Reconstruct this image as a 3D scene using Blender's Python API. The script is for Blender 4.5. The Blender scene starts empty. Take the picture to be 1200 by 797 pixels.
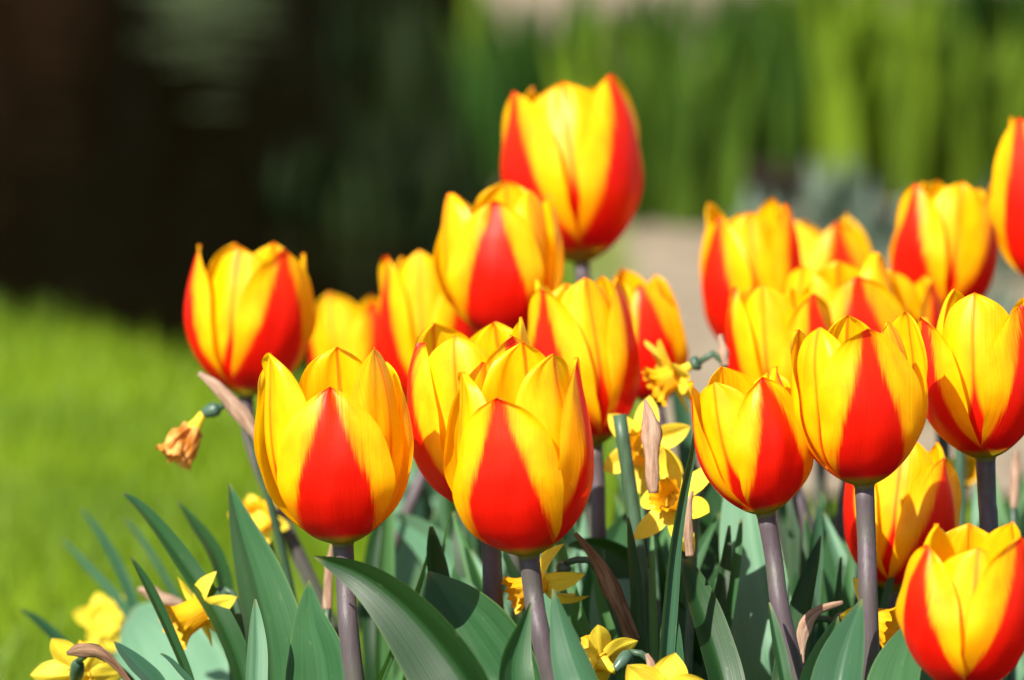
import bpy, math, random
import numpy as np
from mathutils import Vector

R = math.radians
sc = bpy.context.scene
col = sc.collection

# ------------------------------------------------------------------ camera
CAM = np.array([0.0, 0.0, 0.66])
TILT = R(9.0)
FOC, SENS, PW, PH = 0.200, 0.036, 1200.0, 797.0
FWD = np.array([0, math.cos(TILT), -math.sin(TILT)])
UPV = np.array([0, math.sin(TILT), math.cos(TILT)])
RGT = np.array([1.0, 0, 0])
cam_d = bpy.data.cameras.new('camera')
cam = bpy.data.objects.new('camera', cam_d)
col.objects.link(cam)
cam.location = CAM
cam.rotation_euler = (math.pi / 2 - TILT, 0, 0)
cam_d.lens, cam_d.sensor_width = 200, 36
cam_d.clip_start, cam_d.clip_end = 0.05, 500
cam_d.dof.use_dof = True
cam_d.dof.focus_distance = 2.31
cam_d.dof.aperture_fstop = 7.2
sc.camera = cam

# ------------------------------------------------------------------ light
SUN_EL, SUN_AZ = R(44), R(-146)          # azimuth from +Y, clockwise: behind the camera and to its left
sdir = Vector((math.sin(SUN_AZ) * math.cos(SUN_EL), math.cos(SUN_AZ) * math.cos(SUN_EL), math.sin(SUN_EL)))
world = bpy.data.worlds.new('World')
sc.world = world
world.use_nodes = True
wn = world.node_tree
bg = wn.nodes['Background']
sky = wn.nodes.new('ShaderNodeTexSky')
sky.sky_type = 'NISHITA'
sky.sun_disc = False
sky.sun_elevation, sky.sun_rotation = SUN_EL, SUN_AZ
wn.links.new(sky.outputs[0], bg.inputs[0])
bg.inputs[1].default_value = 0.080
sl = bpy.data.lights.new('sun', 'SUN')
sl.energy, sl.angle, sl.color = 5.0, R(0.5), (1.0, 0.95, 0.86)
so = bpy.data.objects.new('sun', sl)
col.objects.link(so)
so.rotation_euler = sdir.to_track_quat('Z', 'Y').to_euler()
so.location = (-3, -4, 6)
sc.view_settings.view_transform = 'Standard'
sc.view_settings.look = 'None'
sc.view_settings.exposure = 1.12
sc.view_settings.gamma = 1
sc.render.engine = 'CYCLES'
sc.cycles.use_denoising = True
sc.cycles.max_bounces = 8
sc.cycles.transmission_bounces = 6
sc.cycles.sample_clamp_indirect = 4


# ------------------------------------------------------------------ helpers
def at(px, py, d):
    """point seen at photo pixel (px, py), d metres along the view axis"""
    k = SENS / PW / FOC * d
    return CAM + FWD * d + RGT * ((px - PW / 2) * k) + UPV * ((PH / 2 - py) * k)


def ground(px, py, z=0.0):
    v = at(px, py, 1.0) - CAM
    return CAM + v * ((z - CAM[2]) / v[2])


def mpp(d):
    return SENS / PW / FOC * d


def unit(v):
    return v / (np.linalg.norm(v) + 1e-12)


def catmull(pts, n):
    """resample control rows (any dimension) to n rows through a centripetal-ish spline"""
    p = np.asarray(pts, float)
    if len(p) == 2:
        t = np.linspace(0, 1, n)[:, None]
        return p[0] * (1 - t) + p[1] * t
    dims = min(3, p.shape[1])
    seg = np.linalg.norm(np.diff(p[:, :dims], axis=0), axis=1) + 1e-9
    s = np.concatenate([[0], np.cumsum(seg)])
    m = np.zeros_like(p)
    m[1:-1] = (p[2:] - p[:-2]) / (s[2:] - s[:-2])[:, None]
    m[0] = (p[1] - p[0]) / seg[0]
    m[-1] = (p[-1] - p[-2]) / seg[-1]
    q = np.linspace(0, s[-1], n)
    i = np.clip(np.searchsorted(s, q, side='right') - 1, 0, len(seg) - 1)
    h = seg[i][:, None]
    t = ((q - s[i]) / seg[i])[:, None]
    return ((2 * t ** 3 - 3 * t ** 2 + 1) * p[i] + (t ** 3 - 2 * t ** 2 + t) * h * m[i]
            + (-2 * t ** 3 + 3 * t ** 2) * p[i + 1] + (t ** 3 - t ** 2) * h * m[i + 1])


def curve1(xs, ys, q):
    """smooth 1-D interpolation (monotone-limited tangents)"""
    xs, ys = np.asarray(xs, float), np.asarray(ys, float)
    h = np.diff(xs)
    d = np.diff(ys) / h
    m = np.zeros_like(ys)
    m[0], m[-1] = d[0], d[-1]
    for k in range(1, len(xs) - 1):
        m[k] = 0 if d[k - 1] * d[k] <= 0 else 2 * d[k - 1] * d[k] / (d[k - 1] + d[k])
    i = np.clip(np.searchsorted(xs, q, side='right') - 1, 0, len(h) - 1)
    t = (q - xs[i]) / h[i]
    return ((2 * t ** 3 - 3 * t ** 2 + 1) * ys[i] + (t ** 3 - 2 * t ** 2 + t) * h[i] * m[i]
            + (-2 * t ** 3 + 3 * t ** 2) * ys[i + 1] + (t ** 3 - t ** 2) * h[i] * m[i + 1])


def grid_faces(nr, nc, wrap=False):
    f = []
    for r in range(nr - 1):
        for c in range(nc if wrap else nc - 1):
            c2 = (c + 1) % nc
            f.append((r * nc + c, r * nc + c2, (r + 1) * nc + c2, (r + 1) * nc + c))
    return f


def world_offset(o):
    v = np.zeros(3)
    while o is not None:
        v += np.array(o.location)
        o = o.parent
    return v


def mesh_obj(name, verts, faces, mat, parent=None, uv=None, smooth=True, subsurf=0):
    v = np.asarray(verts, float).reshape(-1, 3)
    if parent is not None:
        v = v - world_offset(parent)
    me = bpy.data.meshes.new(name)
    me.from_pydata(v.tolist(), [], faces)
    if uv is not None:
        lay = me.uv_layers.new(name='UVMap')
        li = np.empty(len(me.loops), dtype=np.int32)
        me.loops.foreach_get('vertex_index', li)
        lay.data.foreach_set('uv', np.asarray(uv, np.float32)[li].ravel())
    if smooth:
        me.polygons.foreach_set('use_smooth', [True] * len(me.polygons))
    me.materials.append(mat)
    me.update()
    o = bpy.data.objects.new(name, me)
    col.objects.link(o)
    if parent is not None:
        o.parent = parent
    if subsurf:
        s = o.modifiers.new('smooth', 'SUBSURF')
        s.levels = s.render_levels = subsurf
    return o


def tag(o, label, cat, group=None, kind=None):
    if kind:
        o['kind'] = kind
    if label:
        o['label'] = label
    if cat:
        o['category'] = cat
    if group:
        o['group'] = group
    return o


def thing(name, label, cat, loc, group=None):
    o = bpy.data.objects.new(name, None)
    o.empty_display_size = 0.02
    col.objects.link(o)
    o.location = tuple(loc)
    return tag(o, label, cat, group)


def tube(name, pts, rad, mat, parent, n=28, seg=12, rough=0.0, flat=1.0, seed=0, flatdir=None):
    """tapered tube through pts; rad is one radius per control point"""
    pts = np.asarray(pts, float)
    c = catmull(np.column_stack([pts, rad]), n)
    p, r = c[:, :3], np.maximum(c[:, 3], 1e-5)
    T = np.gradient(p, axis=0)
    T /= np.linalg.norm(T, axis=1)[:, None]
    ref = np.array([0, -1.0, 0.02]) if flatdir is None else np.asarray(flatdir, float)
    rng = np.random.RandomState(seed)
    ph = rng.rand(6) * 6.28
    V, UV = [], []
    ln = np.concatenate([[0], np.cumsum(np.linalg.norm(np.diff(p, axis=0), axis=1))])
    for k in range(n):
        S = unit(np.cross(T[k], ref))
        N = np.cross(S, T[k])
        for j in range(seg):
            a = 2 * math.pi * j / seg
            s = k / (n - 1)
            f = 1 + rough * (math.sin(3 * a + ph[0] + 7 * s) * .5 + math.sin(2 * a + ph[1] - 11 * s) * .6
                             + math.sin(5 * a + ph[2] + 16 * s) * .5 + math.sin(13 * s + ph[3]) * .4)
            V.append(p[k] + (S * math.cos(a) + N * math.sin(a) * flat) * r[k] * f)
            UV.append((j / seg, ln[k] * 20))
    F = grid_faces(n, seg, True)
    F.append(tuple(range((n - 1) * seg, n * seg)))
    F.append(tuple(reversed(range(seg))))
    return mesh_obj(name, V, F, mat, parent, UV)


# ------------------------------------------------------------------ materials
class NT:
    def __init__(self, name):
        self.m = bpy.data.materials.new(name)
        self.m.use_nodes = True
        self.t = self.m.node_tree
        self.t.nodes.clear()
        self.out = self.t.nodes.new('ShaderNodeOutputMaterial')

    def n(self, kind, **kw):
        o = self.t.nodes.new('ShaderNode' + kind)
        for k, v in kw.items():
            setattr(o, k, v)
        return o

    def l(self, a, b):
        self.t.links.new(a, b)

    def put(self, sock, v):
        if hasattr(v, 'is_linked') or hasattr(v, 'links'):
            self.l(v, sock)
        else:
            sock.default_value = v

    def math(self, op, a, b=0.0, c=0.0, clamp=False):
        o = self.n('Math', operation=op, use_clamp=clamp)
        self.put(o.inputs[0], a)
        self.put(o.inputs[1], b)
        self.put(o.inputs[2], c)
        return o.outputs[0]

    def step(self, v, lo, hi):
        o = self.n('MapRange', interpolation_type='SMOOTHSTEP')
        self.put(o.inputs[0], v)
        self.put(o.inputs[1], lo)
        self.put(o.inputs[2], hi)
        return o.outputs[0]

    def mix(self, f, a, b):
        o = self.n('Mix', data_type='RGBA')
        self.put(o.inputs[0], f)
        self.put(o.inputs[6], a if not isinstance(a, tuple) else (*a, 1))
        self.put(o.inputs[7], b if not isinstance(b, tuple) else (*b, 1))
        return o.outputs[2]

    def noise(self, vec, scale, detail=2.0, rough=0.5, dim='3D'):
        o = self.n('TexNoise', noise_dimensions=dim)
        if vec is not None:
            self.l(vec, o.inputs['Vector'])
        o.inputs['Scale'].default_value = scale
        o.inputs['Detail'].default_value = detail
        o.inputs['Roughness'].default_value = rough
        return o.outputs[0]

    def vec(self, x, y, z):
        o = self.n('CombineXYZ')
        self.put(o.inputs[0], x)
        self.put(o.inputs[1], y)
        self.put(o.inputs[2], z)
        return o.outputs[0]

    def uv(self):
        o = self.n('UVMap', uv_map='UVMap')
        s = self.n('SeparateXYZ')
        self.l(o.outputs[0], s.inputs[0])
        return s.outputs[0], s.outputs[1]

    def rand(self):
        return self.n('ObjectInfo').outputs['Random']

    def obj(self):
        return self.n('TexCoord').outputs['Object']

    def fcurve(self, v, pts):
        o = self.n('FloatCurve')
        c = o.mapping.curves[0]
        c.points[0].location = pts[0]
        c.points[1].location = pts[-1]
        for p in pts[1:-1]:
            c.points.new(*p)
        o.mapping.update()
        self.l(v, o.inputs['Value'])
        return o.outputs[0]

    def bump(self, h, strength, dist):
        o = self.n('Bump')
        o.inputs['Strength'].default_value = strength
        o.inputs['Distance'].default_value = dist
        self.l(h, o.inputs['Height'])
        return o.outputs[0]

    def surface(self, color, rough=0.5, spec=0.4, normal=None, trans=None, tfac=0.0, sheen=0.0, coat=0.0):
        p = self.n('BsdfPrincipled')
        self.put(p.inputs['Base Color'], color if not isinstance(color, tuple) else (*color, 1))
        self.put(p.inputs['Roughness'], rough)
        p.inputs['Specular IOR Level'].default_value = spec
        if sheen:
            p.inputs['Sheen Weight'].default_value = sheen
            p.inputs['Sheen Roughness'].default_value = 0.4
        if coat:
            p.inputs['Coat Weight'].default_value = coat
            p.inputs['Coat Roughness'].default_value = 0.3
        if normal is not None:
            self.l(normal, p.inputs['Normal'])
        s = p.outputs[0]
        if tfac:
            t = self.n('BsdfTranslucent')
            self.put(t.inputs['Color'], trans if not isinstance(trans, tuple) else (*trans, 1))
            if normal is not None:
                self.l(normal, t.inputs['Normal'])
            m = self.n('MixShader')
            m.inputs[0].default_value = tfac
            self.l(s, m.inputs[1])
            self.l(t.outputs[0], m.inputs[2])
            s = m.outputs[0]
        self.l(s, self.out.inputs[0])
        return self.m


def tulip_petal_mat(name, inner):
    t = NT(name)
    u, v = t.uv()
    r = t.math('MULTIPLY', t.rand(), 37.0)
    x = t.math('ABSOLUTE', t.math('SUBTRACT', u, 0.5))
    fine = t.noise(t.vec(t.math('MULTIPLY', u, 150), t.math('MULTIPLY', v, 6.0), r), 1.0, 4.0, 0.65)
    broad = t.noise(t.vec(t.math('MULTIPLY', u, 14), t.math('MULTIPLY', v, 2.2), r), 1.0, 2.0)
    cloud = t.noise(t.vec(t.math('MULTIPLY', u, 7), t.math('MULTIPLY', v, 6), r), 1.0, 3.0)
    if inner:
        pts = [(0, .05), (.1, .13), (.22, .12), (.36, .065), (.5, .018), (.62, .004), (.85, .001), (1, .001)]
    else:
        pts = [(0, .10), (.13, .215), (.25, .252), (.42, .235), (.6, .176), (.78, .102), (.92, .048), (1, .03)]
    fw = t.fcurve(v, pts)
    e = t.math('SUBTRACT', fw, x)
    k1, k2 = (0.018, 0.012) if inner else (0.105, 0.060)
    e = t.math('ADD', e, t.math('MULTIPLY', t.math('SUBTRACT', fine, 0.5), k1))
    e = t.math('ADD', e, t.math('MULTIPLY', t.math('SUBTRACT', broad, 0.5), k2))
    m = t.step(e, -0.028, 0.026)
    vein = t.noise(t.vec(t.math('MULTIPLY', u, 190), t.math('MULTIPLY', v, 2.5), r), 1.0, 2.0, .6)
    vm = t.math('MULTIPLY', t.step(vein, .53, .66), t.step(e, -0.085, 0.0))
    m = t.math('MAXIMUM', m, t.math('MULTIPLY', vm, .0 if inner else .6))
    # flower colours: golden yellow with a scarlet flame, olive at the very base
    yel = t.mix(t.step(cloud, .3, .75), (0.95, 0.585, 0.002), (0.92, 0.47, 0.001))
    yel = t.mix(t.math('MULTIPLY', t.step(fine, .56, .8), 0.3), yel, (0.80, 0.36, 0.003))
    halo = t.step(t.math('ADD', e, t.math('MULTIPLY', t.math('SUBTRACT', cloud, .5), .10)), -0.10, 0.02)
    yel0 = yel
    yel = t.mix(t.math('MULTIPLY', halo, 0.25 if inner else 0.62), yel, (0.93, 0.30, 0.002))
    yel = t.mix(t.math('MULTIPLY', t.step(t.math('ADD', v, t.math('MULTIPLY', cloud, .3)), .75, .25), .45), yel, (0.92, 0.40, 0.002))
    red = t.mix(fine, (0.60, 0.003, 0.002), (0.82, 0.014, 0.002))
    red = t.mix(t.step(v, 0.36, 0.08), red, (0.58, 0.005, 0.010))
    red = t.mix(t.step(v, 0.55, 1.0), red, (0.88, 0.032, 0.002))
    colr = t.mix(m, yel, red)
    vb = t.math('ADD', v, t.math('MULTIPLY', t.math('SUBTRACT', fine, .5), .05))
    basem = t.step(vb, 0.175, 0.10)
    colr = t.mix(basem, colr, (0.40, 0.33, 0.012))
    # the other face of the petal: yellow with fine rust lines along the midrib
    mid = t.step(t.math('ADD', x, t.math('MULTIPLY', t.math('SUBTRACT', fine, .5), .05)), .020, .004)
    mid = t.math('MULTIPLY', mid, t.step(v, .25, .8))
    inside = t.mix(t.math('MULTIPLY', mid, 0.8), yel0, (0.72, 0.16, 0.005))
    if not inner:
        inner_flame = t.step(t.math('SUBTRACT', t.math('MULTIPLY', fw, 0.55), x), -0.03, 0.06)  # narrower, weaker flame tint on the inner face
        inside = t.mix(t.math('MULTIPLY', inner_flame, 0.4), inside, (0.86, 0.20, 0.003))
    back = t.n('NewGeometry').outputs['Backfacing']
    c = t.mix(back, colr, inside)
    spk = t.noise(t.vec(t.math('MULTIPLY', u, 75), t.math('MULTIPLY', v, 60), r), 1.0, 1.0)
    c = t.mix(t.math('MULTIPLY', t.step(spk, .755, .79), .45), c, (0.28, 0.08, 0.01))
    veins = t.noise(t.vec(t.math('MULTIPLY', u, 70), t.math('MULTIPLY', v, 2.0), r), 1.0, 3.0, 0.6)
    h = t.math('ADD', t.math('MULTIPLY', veins, 0.55), t.math('MULTIPLY', cloud, 0.5))
    nrm = t.bump(h, 0.34, 0.0010)
    return t.surface(c, 0.42, 0.30, nrm, c, 0.48)


def leaf_mat(name, dark, light, trans, rough, edge=0.5, tf=0.28, bloom=0.25):
    t = NT(name)
    u, v = t.uv()
    r = t.math('MULTIPLY', t.rand(), 53.0)
    vn = t.noise(t.vec(t.math('MULTIPLY', u, 26), t.math('MULTIPLY', v, .9), r), 1.0, 3.0, .6)
    cl = t.noise(t.vec(t.math('MULTIPLY', u, 2.0), t.math('MULTIPLY', v, 3.5), r), 1.0, 3.0)
    sp = t.noise(t.vec(t.math('MULTIPLY', u, 9), t.math('MULTIPLY', v, 30), r), 1.0, 2.0)
    f = t.math('ADD', t.math('MULTIPLY', vn, .55), t.math('MULTIPLY', cl, .55))
    f = t.math('ADD', f, t.math('MULTIPLY', t.math('SUBTRACT', t.rand(), .5), .35))
    c = t.mix(t.step(f, .28, .80), dark, light)
    vf = t.noise(t.vec(t.math('MULTIPLY', u, 60), t.math('MULTIPLY', v, .6), r), 1.0, 2.0)
    c = t.mix(t.math('MULTIPLY', t.step(vf, .52, .62), .28), c, light)
    c = t.mix(t.math('MULTIPLY', t.step(sp, .70, .78), .25), c, (0.20, 0.24, 0.08))
    x = t.math('ABSOLUTE', t.math('SUBTRACT', t.math('MULTIPLY', u, 2), 1))
    c = t.mix(t.math('MULTIPLY', t.step(x, .93, .99), edge), c, (0.26, 0.34, 0.10))
    tip = t.math('MULTIPLY', t.step(v, .972, 1.0), .55)
    c = t.mix(tip, c, (0.16, 0.15, 0.05))
    h = t.math('ADD', t.math('MULTIPLY', vn, 0.8), t.math('MULTIPLY', cl, .3))
    nrm = t.bump(h, 0.18, 0.0008)
    rg = t.math('ADD', rough + .0, t.math('MULTIPLY', t.math('SUBTRACT', vn, .5), .25))
    return t.surface(c, rg, 0.24, nrm, trans, tf, sheen=bloom)


def plain_mat(name, c1, c2, scale, rough=.6, spec=.3, stretch=(1, 1, 1), trans=None, tf=0.0, bumpd=0.0, detail=4):
    t = NT(name)
    mp = t.n('Mapping')
    mp.inputs['Scale'].default_value = stretch
    t.l(t.obj(), mp.inputs[0])
    n = t.noise(mp.outputs[0], scale, detail, .6)
    c = t.mix(t.step(n, .32, .68), c1, c2)
    nrm = t.bump(n, .5, bumpd) if bumpd else None
    return t.surface(c, rough, spec, nrm, trans if trans else c, tf)


M = {}
M['petal_outer'] = tulip_petal_mat('tulip outer petal', False)
M['petal_inner'] = tulip_petal_mat('tulip inner petal', True)
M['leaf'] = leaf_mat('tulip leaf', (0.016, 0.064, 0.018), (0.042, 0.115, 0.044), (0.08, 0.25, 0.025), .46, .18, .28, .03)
M['leaf_mid'] = leaf_mat('leaf green with painted sun', (0.045, 0.130, 0.038), (0.098, 0.220, 0.082), (0.14, 0.36, 0.03), .5, .15, .38, .05)  # brighter copy of the leaf; sun on the back leaves is painted in
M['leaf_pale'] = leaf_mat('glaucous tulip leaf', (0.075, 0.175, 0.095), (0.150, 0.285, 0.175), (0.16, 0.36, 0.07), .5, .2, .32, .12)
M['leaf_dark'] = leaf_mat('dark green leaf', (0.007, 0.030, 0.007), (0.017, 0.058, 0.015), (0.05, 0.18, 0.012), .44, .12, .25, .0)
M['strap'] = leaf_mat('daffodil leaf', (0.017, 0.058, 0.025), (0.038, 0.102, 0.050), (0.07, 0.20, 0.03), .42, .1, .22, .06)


def stem_mat():
    t = NT('tulip stem')
    mp = t.n('Mapping')
    mp.inputs['Scale'].default_value = (1, 1, .08)
    t.l(t.obj(), mp.inputs[0])
    n = t.noise(mp.outputs[0], 900, 3, .6)
    b = t.noise(t.obj(), 38, 2)
    c = t.mix(n, (0.048, 0.034, 0.040), (0.105, 0.078, 0.088))
    c = t.mix(t.math('MULTIPLY', t.step(b, .48, .72), .45), c, (0.065, 0.075, 0.042))
    u, v = t.uv()
    c = t.mix(t.math('MULTIPLY', t.step(t.math('ADD', v, b), 4.5, 3.5), .7), c, (0.060, 0.085, 0.040))
    nrm = t.bump(n, .35, .0006)
    return t.surface(c, .5, .35, nrm, (0.12, 0.14, 0.06), .08, sheen=.08)


M['stem'] = stem_mat()
def collar_mat():
    t = NT('stem to bloom collar')
    n = t.noise(t.obj(), 500, 3)
    u, v = t.uv()
    a = t.mix(n, (0.048, 0.034, 0.040), (0.105, 0.078, 0.088))
    b = t.mix(n, (0.13, 0.12, 0.02), (0.20, 0.19, 0.03))
    return t.surface(t.mix(t.step(v, .03, .17), a, b), .5, .3)


M['neck'] = collar_mat()
M['collar'] = plain_mat('green stem collar', (0.05, 0.085, 0.03), (0.09, 0.12, 0.045), 300, .5)
M['daff_stem'] = plain_mat('daffodil stem', (0.035, 0.070, 0.038), (0.055, 0.110, 0.060), 400, .45, .4, (1, 1, .05), (0.08, .2, .04), .12)
M['cut'] = plain_mat('cut stem end', (0.16, 0.22, 0.09), (0.26, 0.27, 0.15), 900, .7)
M['daff_petal'] = None
M['ovary'] = plain_mat('daffodil ovary', (0.03, 0.07, 0.045), (0.055, 0.105, 0.07), 250, .4, .45)
def spathe_mat(name, a, b, tr):
    t = NT(name)
    u, v = t.uv()
    n = t.noise(t.vec(t.math('MULTIPLY', u, 9), t.math('MULTIPLY', v, 3), t.math('MULTIPLY', t.rand(), 30)), 1.0, 5.0, .65)
    g = t.noise(t.obj(), 160, 3)
    c = t.mix(t.step(n, .3, .7), a, b)
    c = t.mix(t.math('MULTIPLY', g, .4), c, a)
    return t.surface(c, .75, .15, t.bump(n, .7, .0018), tr, .25)


M['spathe'] = spathe_mat('dry papery spathe', (0.26, 0.14, 0.085), (0.58, 0.42, 0.31), (0.5, .33, .2))
M['spathe_dark'] = spathe_mat('dry brown spathe', (0.11, 0.05, 0.025), (0.38, 0.23, 0.14), (0.35, .2, .1))
M['wither'] = plain_mat('withered flower', (0.55, 0.20, 0.025), (0.80, 0.42, 0.12), 220, .7, .2, (1, 1, .5), (0.75, .33, .05), .35, .001)
M['soil'] = plain_mat('bed soil', (0.010, 0.007, 0.004), (0.034, 0.023, 0.014), 60, .95, .1, bumpd=.01)
M['gravel'] = plain_mat('gravel', (0.16, 0.122, 0.08), (0.30, 0.24, 0.165), 55, .9, .15, bumpd=.01)
M['stone'] = plain_mat('edging stone', (0.09, 0.068, 0.035), (0.18, 0.14, 0.08), 14, .85, .2, bumpd=.01)
M['stone_grey'] = plain_mat('grey edging stone', (0.06, 0.075, 0.068), (0.12, 0.14, 0.125), 12, .85, .2, bumpd=.01)
M['yew'] = plain_mat('yew foliage', (0.002, 0.0035, 0.0012), (0.006, 0.008, 0.003), 9, .8, .05)
M['yew_wood'] = plain_mat('yew bark', (0.02, 0.012, 0.008), (0.05, 0.03, 0.02), 12, .9, .1)
M['silver'] = plain_mat('pale mirror shrub foliage', (0.17, 0.23, 0.11), (0.30, 0.38, 0.20), 5, .7, .1, tf=.2)
M['far_pale'] = plain_mat('blue green far leaves', (0.055, 0.088, 0.055), (0.115, 0.150, 0.105), 12, .6, .2, tf=.15)
def clump_mat(name, dark, light):
    t = NT(name)
    n = t.noise(t.obj(), 9, 2)
    f = t.math('ADD', t.math('MULTIPLY', t.rand(), .75), t.math('MULTIPLY', n, .35))
    c = t.mix(t.step(f, .15, .95), dark, light)
    return t.surface(c, .7, .12, None, c, .32)


M['copper'] = plain_mat('brown mirror shrub foliage', (0.022, 0.009, 0.004), (0.052, 0.023, 0.010), 5, .7, .1, tf=.15)
M['clump'] = clump_mat('iris clump leaves', (0.016, 0.050, 0.005), (0.150, 0.235, 0.012))
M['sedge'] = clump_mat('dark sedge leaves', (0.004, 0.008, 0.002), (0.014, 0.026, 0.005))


def daff_mat(name, a, b, c3):
    t = NT(name)
    u, v = t.uv()
    r = t.math('MULTIPLY', t.rand(), 41.0)
    f = t.noise(t.vec(t.math('MULTIPLY', u, 22), t.math('MULTIPLY', v, 1.6), r), 1.0, 3.0, .6)
    g = t.noise(t.vec(t.math('MULTIPLY', u, 4), t.math('MULTIPLY', v, 4), r), 1.0, 2.0)
    c = t.mix(f, a, b)
    c = t.mix(t.math('MULTIPLY', t.step(g, .5, .8), .4), c, c3)
    c = t.mix(t.math('MULTIPLY', t.step(v, .93, 1.0), .45), c, (0.75, 0.40, 0.10))
    nrm = t.bump(f, .5, .0012)
    return t.surface(c, .5, .3, nrm, c, .35)


M['daff_petal'] = daff_mat('daffodil petal', (0.86, 0.63, 0.025), (0.92, 0.74, 0.070), (0.84, 0.58, 0.015))
M['daff_trumpet'] = daff_mat('daffodil trumpet', (0.84, 0.38, 0.006), (0.90, 0.50, 0.010), (0.82, 0.30, 0.006))


def grass_mat(name, blades):
    t = NT(name)
    geo = t.n('NewGeometry').outputs['Position']
    n1 = t.noise(geo, 3.4, 3, .55)
    n2 = t.noise(geo, 28, 3, .6)
    c = t.mix(t.step(n1, .32, .68), (0.095, 0.185, 0.003), (0.225, 0.345, 0.007))  # coarse noise puts light and shadow patches into the lawn colour
    c = t.mix(t.math('MULTIPLY', n2, .6), c, (0.21, 0.30, 0.012))
    if blades:
        return t.surface(c, .5, .3, None, c, .4)
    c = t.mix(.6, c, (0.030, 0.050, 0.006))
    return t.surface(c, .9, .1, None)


M['grass'] = grass_mat('lawn grass', True)
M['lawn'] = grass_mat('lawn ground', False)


def water_mat():
    t = NT('pond water')
    geo = t.n('NewGeometry').outputs['Position']
    n = t.noise(geo, 7, 2, .5)
    return t.surface((0.004, 0.0026, 0.0007), .03, .5, t.bump(n, .35, .012))


M['water'] = water_mat()

# ------------------------------------------------------------------ ground, pond, path
lawn_a, lawn_b = ground(0, 348, .026), ground(225, 392, .026)
sl_ = (lawn_b - lawn_a)[:2]
corner = lawn_b[:2] + sl_ * 1.55
POND = np.array([[-6.0, 5.4], [-1.3, 4.85], lawn_a[:2] + [0, 0], lawn_b[:2], corner, [0.02, 5.0], [-0.03, 5.6], [-0.06, 7.6], [0.4, 8.6], [0.5, 10.2],
                 [-6.0, 10.4]])


def poly_sd(P, poly):
    """signed distance, negative inside"""
    d = np.full(len(P), 1e9)
    ins = np.zeros(len(P), bool)
    for i in range(len(poly)):
        a, b = poly[i], poly[(i + 1) % len(poly)]
        ab = b - a
        t = np.clip(((P - a) @ ab) / (ab @ ab), 0, 1)
        d = np.minimum(d, np.linalg.norm(P - (a + t[:, None] * ab), axis=1))
        c = (a[1] > P[:, 1]) != (b[1] > P[:, 1])
        xx = (b[0] - a[0]) * (P[:, 1] - a[1]) / ((b[1] - a[1]) if b[1] != a[1] else 1e-9) + a[0]
        ins ^= c & (P[:, 0] < xx)
    return np.where(ins, -d, d)


gx = np.concatenate([[-200, -80, -30, -14, -9], np.arange(-6.5, -1.6, .25), np.arange(-1.5, 1.2, .05), np.arange(1.25, 4, .25), [6, 9, 14, 30, 80, 200]])
gy = np.concatenate([[-60, -20, -6, -2, 0, 1, 2, 3], np.arange(3.5, 6.2, .05), np.arange(6.3, 11.5, .2), [12, 14, 18, 26, 45, 90, 200]])
GX, GY = np.meshgrid(gx, gy)
gp = np.column_stack([GX.ravel(), GY.ravel()])
sd = poly_sd(gp, POND)
gz = np.where(sd < 0, -0.42 * np.clip(-sd / 0.07, 0, 1), 0.0)
gz += np.where((sd > 0.05) & (gp[:, 0] < 0.2) & (gp[:, 1] > 3), 0.012 * np.sin(gp[:, 0] * 7 + gp[:, 1] * 3) * np.clip((sd - .05) * 3, 0, 1), 0)
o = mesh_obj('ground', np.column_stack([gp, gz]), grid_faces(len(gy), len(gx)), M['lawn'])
o['kind'] = 'structure'


def sheet(name, poly, z, mat, top_noise=0.0):
    v = [(p[0], p[1], z) for p in poly]
    o = mesh_obj(name, v, [tuple(range(len(v)))], mat, smooth=False)
    o['kind'] = 'structure'
    return o


wp = POND + 0.0
sheet('pond_water', wp, -0.03, M['water'])
sheet('flower_bed', [(-.24, 1.75), (1.3, 1.75), (1.3, 3.3), (.06, 3.3), (-.02, 3.0), (-.17, 2.78)], 0.018, M['soil'])
sheet('gravel_path', [(.10, 3.5), (3.8, 3.5), (3.8, 8.9), (.62, 8.9), (.50, 8.4), (-.045, 7.6), (-.015, 5.6), (.035, 5.0), (.06, 4.2)], 0.008, M['gravel'])
sheet('planted_strip', [(.06, 4.86), (3.6, 4.86), (3.6, 5.6), (.0, 5.6)], 0.016, M['soil'])

# lawn blades
rng = np.random.RandomState(4)
n_bl = 190000
bx = rng.uniform(-1.7, .7, n_bl)
by = rng.uniform(2.5, 5.6, n_bl)
P2 = np.column_stack([bx, by])
bed = np.array([[-.26, 1.6], [1.3, 1.6], [1.3, 3.35], [.05, 3.35], [-.04, 3.03], [-.19, 2.80]])
keep = (poly_sd(P2, POND) > 0.0) & (poly_sd(P2, bed) > 0) & ~((bx > .09) & (by > 3.45))
bx, by = bx[keep], by[keep]
n_bl = len(bx)
h = rng.uniform(.016, .034, n_bl) * (1 + .35 * np.sin(bx * 9 + 1.3 * np.sin(by * 5)) * np.sin(by * 7))
a = rng.uniform(0, 6.28, n_bl)
ln = rng.uniform(0, .025, n_bl)
la = rng.uniform(0, 6.28, n_bl)
hw = rng.uniform(.0008, .0017, n_bl)
gz0 = np.where(poly_sd(np.column_stack([bx, by]), POND) > .05, -.004, -.004)
V = np.zeros((n_bl, 3, 3))
V[:, 0] = np.column_stack([bx - np.cos(a) * hw, by - np.sin(a) * hw, gz0])
V[:, 1] = np.column_stack([bx + np.cos(a) * hw, by + np.sin(a) * hw, gz0])
V[:, 2] = np.column_stack([bx + np.cos(la) * ln, by + np.sin(la) * ln, h])
o = mesh_obj('grass', V.reshape(-1, 3), [(3 * i, 3 * i + 1, 3 * i + 2) for i in range(n_bl)], M['grass'], smooth=False)
o['kind'] = 'stuff'
o['label'] = 'short sunlit green lawn grass'
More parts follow.
